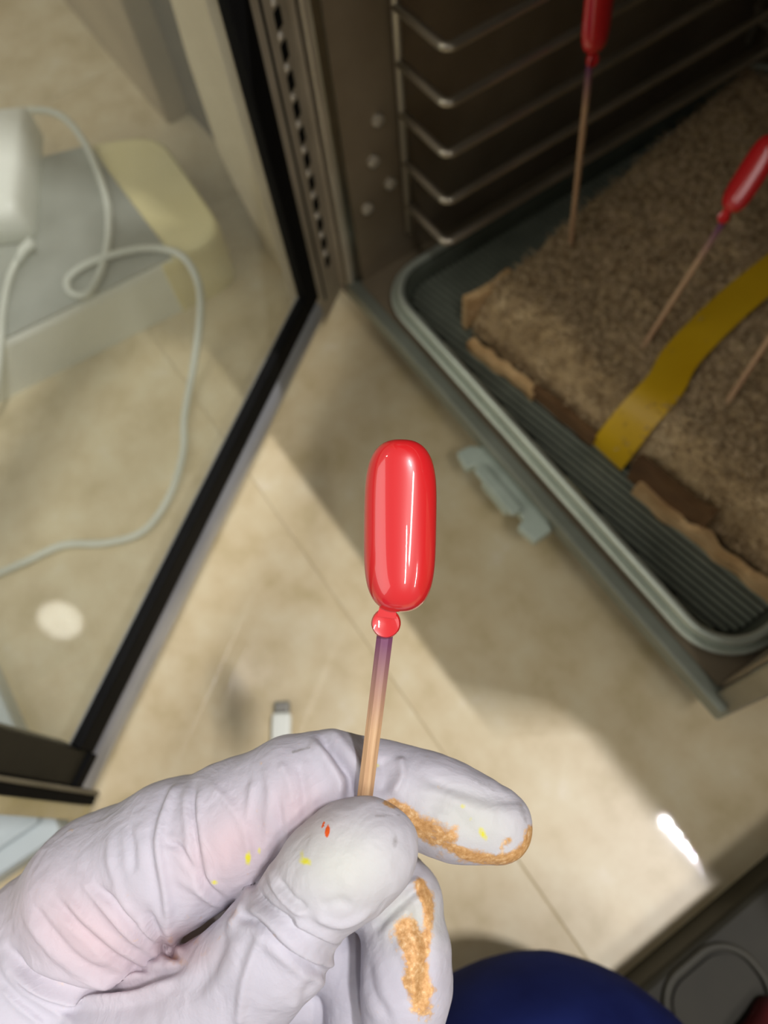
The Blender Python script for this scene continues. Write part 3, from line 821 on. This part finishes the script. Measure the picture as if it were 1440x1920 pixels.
def normals(V, Q):
    n = np.cross(V[Q[:, 2]] - V[Q[:, 0]], V[Q[:, 3]] - V[Q[:, 1]]); N = np.zeros_like(V)
    for k in range(4):
        for a in range(3): N[:, a] += np.bincount(Q[:, k], n[:, a], len(V))
    return N / np.maximum(np.linalg.norm(N, axis=1), 1e-12)[:, None]
def smooth(V, Q, it):
    e = np.concatenate([Q[:, [0, 1]], Q[:, [1, 2]], Q[:, [2, 3]], Q[:, [3, 0]]]); e = np.concatenate([e, e[:, ::-1]])
    deg = np.bincount(e[:, 0], minlength=len(V))
    for _ in range(it):
        V = .5 * V + .5 * np.stack([np.bincount(e[:, 0], V[e[:, 1], a], len(V)) for a in range(3)], 1) / deg[:, None]
    return V
V = smooth(V, Q, 4)
N = normals(V, Q)
PX = 720 + F * V[:, 0] / -V[:, 2]; PY = 960 - F * V[:, 1] / -V[:, 2]
facing = np.clip((N * (-V / np.linalg.norm(V, axis=1)[:, None])).sum(1) * 2.2, 0, 1)
def pdist(poly, smooth_=True):
    """distance in picture units of every vertex to a polyline, and position along it"""
    if smooth_ and len(poly) > 2: poly = [tuple(p) for p in catmull([(*p, 0) for p in poly], 4)]
    best = np.full(len(V), 1e9); along = np.zeros(len(V)); side = np.zeros(len(V)); n = len(poly) - 1
    for i in range(n):
        a = np.array(poly[i][:2], float); b = np.array(poly[i + 1][:2], float); ab = b - a
        rx, ry = PX - a[0], PY - a[1]; t = np.clip((rx * ab[0] + ry * ab[1]) / (ab @ ab), 0, 1)
        d = np.hypot(rx - t * ab[0], ry - t * ab[1]); m_ = d < best
        best[m_] = d[m_]; along[m_] = (i + t[m_]) / n; side[m_] = np.sign(ab[0] * ry - ab[1] * rx)[m_]
    return best, along, side
# which digit each vertex belongs to (creases on the thumb must not run over the index behind it)
own = np.argmin(np.stack([sd_chain(V, index), sd_chain(V, thumb), sd_chain(V, middle), np.minimum(sd_chain(V, ring), sd_chain(V, little)), np.minimum(sd_chain(V, palm), sd_chain(V, wrist))], 1), 1)
IDX, THB, MID, RNG, PLM = (own == k for k in range(5))
disp = np.zeros(len(V))
def fold(poly, amp, width, mask=None, kind='ridge'):
    d, t, s = pdist(poly); taper = np.clip(np.minimum(t, 1 - t) * 6 + .15, 0, 1)
    if kind == 'ridge': g = np.exp(-(d / width) ** 2)
    elif kind == 'crease': g = -np.exp(-(d / width) ** 2) + .45 * np.exp(-((d - 2.1 * width) / (1.2 * width)) ** 2)
    else: g = np.exp(-((d - width) / width) ** 2) * (s > 0) - np.exp(-((d - width * .6) / (width * .6)) ** 2) * (s <= 0)
    g = g * taper * amp * .00135
    disp[:] += g if mask is None else g * mask
IP = (IDX | PLM).astype(float); TP = (THB | PLM).astype(float); ALL = (IDX | PLM | THB).astype(float)
for poly, amp, wd, mk, kd in [
    ([(342, 1463), (323, 1490), (307, 1529), (298, 1576), (303, 1630), (313, 1692), (315, 1755)], .95, 9, IP, 'ridge'),
    ([(330, 1466), (308, 1495), (292, 1532), (284, 1580), (289, 1635), (298, 1690), (306, 1745)], -.35, 7, IP, 'ridge'),
    ([(366, 1467), (360, 1513), (364, 1560), (373, 1614), (389, 1661), (424, 1692)], .8, 6, IP, 'crease'),
    ([(389, 1470), (420, 1498), (447, 1533), (463, 1576), (467, 1615)], .45, 8, IP, 'ridge'),
    ([(475, 1459), (467, 1513), (463, 1545)], .45, 7, IP, 'ridge'),
    ([(525, 1428), (541, 1467), (548, 1513)], .45, 7, IP, 'ridge'),
    ([(560, 1430), (572, 1490), (570, 1545)], .35, 7, IP, 'crease'),
    ([(500, 1440), (505, 1490), (500, 1560), (495, 1610)], .35, 8, IP, 'ridge'),
    ([(520, 1490), (527, 1550), (520, 1590)], .35, 6, IP, 'crease'),
    ([(311, 1579), (338, 1591), (362, 1626), (389, 1669)], .55, 6, IP, 'crease'),
    ([(330, 1640), (365, 1665), (400, 1690), (430, 1700)], .45, 8, IP, 'ridge'),
    ([(16, 1778), (47, 1817), (97, 1844), (156, 1859), (218, 1856), (272, 1844), (307, 1828), (345, 1812)], 1.5, 8, ALL, 'crease'),
    ([(20, 1800), (60, 1840), (110, 1866), (170, 1876), (230, 1872), (285, 1860), (330, 1840)], .9, 11, ALL, 'ridge'),
    ([(179, 1661), (210, 1692), (241, 1727), (280, 1766), (323, 1789), (342, 1801)], .85, 7, ALL, 'crease'),
    ([(101, 1681), (140, 1727), (187, 1770), (233, 1805), (280, 1824), (307, 1828)], .6, 7, ALL, 'crease'),
    ([(120, 1672), (165, 1725), (212, 1765), (255, 1797), (300, 1815)], .5, 8, ALL, 'ridge'),
    ([(39, 1704), (78, 1762), (128, 1813), (179, 1836), (233, 1842)], .55, 8, ALL, 'ridge'),
    ([(144, 1638), (187, 1692), (230, 1740), (270, 1775)], .5, 8, ALL, 'ridge'),
    ([(60, 1690), (100, 1750), (150, 1800), (210, 1828)], .4, 7, ALL, 'crease'),
    ([(0, 1801), (39, 1852), (97, 1891), (140, 1920)], .6, 8, ALL, 'ridge'),
    ([(0, 1850), (40, 1890), (80, 1925)], .6, 8, ALL, 'ridge'),
    ([(210, 1552), (206, 1610), (222, 1669), (250, 1720)], .4, 8, ALL, 'ridge'),
    ([(241, 1548), (249, 1591), (250, 1640)], .35, 7, ALL, 'crease'),
    ([(275, 1707), (290, 1740), (305, 1765), (318, 1785), (328, 1800)], 1.0, 8, ALL, 'crease'),
    ([(598, 1378), (623, 1405), (644, 1434), (659, 1462), (657, 1510)], 1.5, 10, IP, 'crease'),
    ([(580, 1384), (603, 1410), (622, 1440), (633, 1470), (630, 1520)], .5, 14, IP, 'ridge'),
    ([(748, 1418), (754, 1455), (735, 1492)], .8, 9, IP, 'ridge'),
    ([(712, 1420), (722, 1455), (712, 1492)], -.8, 14, IP, 'ridge'),
    ([(780, 1450), (850, 1478), (930, 1498), (990, 1500)], .35, 12, IP, 'crease'),
    ([(800, 1500), (850, 1520), (880, 1560)], -.5, 16, IP, 'ridge'),
    ([(509, 1617), (519, 1663), (548, 1697), (577, 1717)], .9, 6, TP, 'ridge'),
    ([(524, 1650), (545, 1682), (575, 1705)], -.6, 5, TP, 'ridge'),
    ([(473, 1647), (494, 1688), (523, 1713), (565, 1742), (607, 1763), (640, 1780)], 1.0, 7, TP, 'crease'),
    ([(448, 1717), (490, 1730), (532, 1772), (573, 1805), (607, 1822), (640, 1842)], 1.1, 9, TP, 'crease'),
    ([(460, 1700), (505, 1730), (550, 1768), (595, 1795), (640, 1815)], .8, 8, TP, 'ridge'),
    ([(552, 1722), (590, 1747), (645, 1772)], .7, 6, TP, 'ridge'),
    ([(540, 1735), (580, 1762), (630, 1790)], .6, 6, TP, 'crease'),
    ([(494, 1747), (465, 1822), (452, 1884), (450, 1925)], .8, 10, TP, 'ridge'),
    ([(586, 1717), (640, 1732), (700, 1708)], .6, 7, TP, 'ridge'),
    ([(600, 1705), (630, 1690), (660, 1700)], -.4, 10, TP, 'ridge'),
    ([(640, 1840), (600, 1850), (560, 1880), (540, 1920)], .25, 12, TP, 'ridge'),
    ([(590, 1830), (570, 1870), (580, 1920)], .3, 9, TP, 'crease'),
    ([(640, 1770), (650, 1800), (640, 1835), (615, 1850)], .2, 12, TP, 'ridge'),
    ([(420, 1745), (405, 1800), (360, 1870)], .6, 14, TP, 'crease'),
    ([(470, 1660), (455, 1700), (430, 1745)], .8, 8, TP, 'ridge'),
    ([(700, 1745), (740, 1705), (790, 1660)], .7, 8, MID.astype(float), 'crease'),
    ([(720, 1690), (760, 1665), (790, 1650)], .6, 8, MID.astype(float), 'ridge'),
    ([(760, 1660), (785, 1720), (800, 1800), (785, 1880)], .35, 10, MID.astype(float), 'crease'),
    ([(740, 1760), (770, 1820), (780, 1880)], .4, 8, MID.astype(float), 'ridge'),
    ([(690, 1800), (700, 1860), (730, 1910)], .4, 9, MID.astype(float), 'crease'),
]: fold(poly, amp, wd, mk, kd)
# fine irregularity of loose latex
nz_ = np.array([noise.noise(Vector(p) * 140) * .00035 + noise.noise(Vector(p) * 420) * .00010 for p in V])
V = V + N * (disp * (.25 + .75 * facing) + nz_)[:, None]
V = smooth(V, Q, 1)

me = bpy.data.meshes.new('gloved_hand')
org = hp(500, 1700, .165)
me.vertices.add(len(V)); me.vertices.foreach_set('co', (V - org).astype(np.float32).ravel())
me.loops.add(Q.size); me.loops.foreach_set('vertex_index', Q.astype(np.int32).ravel())
me.polygons.add(len(Q)); me.polygons.foreach_set('loop_start', np.arange(0, Q.size, 4, dtype=np.int32))
me.update(calc_edges=True); me.validate()
PX = 720 + F * V[:, 0] / -V[:, 2]; PY = 960 - F * V[:, 1] / -V[:, 2]
def attr(name, val):
    a = me.attributes.new(name, 'FLOAT', 'POINT'); a.data.foreach_set('value', val.astype(np.float32))
def blob(x, y, rx, ry=None, rot=0):
    ry = ry or rx; c_, s_ = math.cos(math.radians(rot)), math.sin(math.radians(rot))
    dx, dy = PX - x, PY - y; return np.exp(-(((dx * c_ + dy * s_) / rx) ** 2 + ((-dx * s_ + dy * c_) / ry) ** 2))
def line(poly, wd): return np.exp(-(pdist(poly)[0] / wd) ** 2)
mx = np.maximum.reduce
If, Tf, Mf = IDX.astype(float), THB.astype(float), MID.astype(float)
attr('gold', mx([.95 * line([(735, 1508), (768, 1530), (800, 1570), (835, 1582), (880, 1605), (930, 1610), (975, 1598), (1000, 1560)], 15) * If,
                 .95 * line([(805, 1555), (835, 1572)], 30) * If, .8 * line([(940, 1590), (955, 1575)], 10) * If,
                 .8 * line([(725, 1505), (760, 1518), (772, 1532)], 8) * Tf,
                 1.1 * line([(788, 1660), (803, 1700), (802, 1745), (792, 1790)], 15) * Mf, 1.0 * line([(768, 1745), (780, 1800), (790, 1850), (785, 1880)], 26) * Mf,
                 .8 * line([(760, 1840), (775, 1870), (810, 1855)], 12) * Mf]) * .95)
attr('yellow', mx([.95 * blob(465, 1608, 7, 15) * If, .75 * blob(486, 1596, 5, 9) * If, .75 * blob(402, 1654, 8, 6) * If, .95 * blob(573, 1615, 15, 10, 20) * Tf, .6 * blob(565, 1600, 8, 14) * Tf, .9 * blob(904, 1562, 8, 17, -30) * If, .7 * blob(868, 1512, 8, 8) * If, .6 * blob(882, 1537, 6, 9) * If, .6 * blob(706, 1435, 8, 6) * If]))
attr('orange', mx([1.0 * blob(614, 1558, 6, 15, 10) * Tf, .8 * blob(606, 1546, 3, 12, 25) * Tf]))
attr('dirt_shade', mx([.9 * blob(740, 1578, 9, 22) * Tf, .5 * blob(900, 1470, 60, 14, 20) * If, .55 * blob(980, 1525, 12, 40, -20) * If, .8 * line([(549, 1410), (580, 1402)], 4) * If, .7 * blob(478, 1501, 3) * If, .6 * line([(705, 1530), (750, 1528)], 5) * Tf]))  # specks of dirt, plus grey shade painted along the index top and tip
attr('tan', mx([.75 * blob(330, 1800, 34, 22, 20), .6 * blob(365, 1765, 30, 14, -40), .5 * line([(372, 1740), (380, 1710)], 4), .55 * blob(320, 1765, 10, 25), .5 * line([(440, 1705), (425, 1745), (380, 1790)], 12) * TP[:len(V)], .6 * blob(680, 1880, 26, 40) * RNG, .4 * blob(250, 1680, 22, 10)]))
attr('pink', np.clip(mx([blob(170, 1760, 150, 90, 30), blob(430, 1590, 110, 70, -30), blob(330, 1780, 70, 40), .8 * blob(560, 1520, 70, 60)]), 0, 1))
attr('tipgreen', np.clip(mx([blob(880, 1540, 110, 60, 20) * If, blob(640, 1620, 110, 90) * Tf, blob(770, 1720, 70, 60) * Mf]), 0, 1))
hand = link('gloved_hand', me, GLOVE, person, True)
hand['label'] = 'hand in a white latex glove stained with gold and yellow paint'
hand.matrix_local = Matrix.Translation(Vector(CAM + R @ org) - person.location) @ M

# trousers: kneeling leg, knee on the floor
kc = Vector(atz(1035, 2205, .066))
def leg_sweep():
    path = catmull([(kc.x - .10, kc.y - .40, .060), (kc.x - .05, kc.y - .22, .066), (kc.x - .01, kc.y - .05, .071), (kc.x, kc.y, .0765)], 8)
    up = catmull([(kc.x, kc.y, .072), (kc.x + .00, kc.y - .14, .115), (kc.x - .0, kc.y - .28, .19), (kc.x - .0, kc.y - .42, .27)], 8)
    return path, up
p1, p2 = leg_sweep()
lc = [(np.array(p), .048 + .020 * (i / len(p1))) for i, p in enumerate(p1)] + [(np.array(p), .069 + .016 * (i / len(p2))) for i, p in enumerate(p2)]
llo = np.min([p - r for p, r in lc], 0) - .01; lhi = np.max([p + r for p, r in lc], 0) + .01
hl = .006; dl_ = np.ceil((lhi - llo) / hl).astype(int) + 1
G = np.stack(np.meshgrid(*[llo[i] + np.arange(dl_[i]) * hl for i in range(3)], indexing='ij'), -1)
Dl = sd_chain(G, lc[::3] + [lc[-1]], .015)
V2, Q2 = surface_nets(Dl, llo, hl); V2 = smooth(V2, Q2, 3)
V2 = V2 + normals(V2, Q2) * np.array([noise.noise(Vector(p) * 22) * .002 + noise.noise(Vector((p[0] * 60, p[1] * 20, p[2] * 60))) * .0008 for p in V2])[:, None]
V2[:, 2] = np.maximum(V2[:, 2], .0008)
m = MB(); m.v = [tuple(p) for p in V2]; m.f = [tuple(map(int, q)) for q in Q2]
tl = m.build('trouser_leg', NAVY, person, True); tl['label'] = 'navy blue trouser leg bent at the knee'
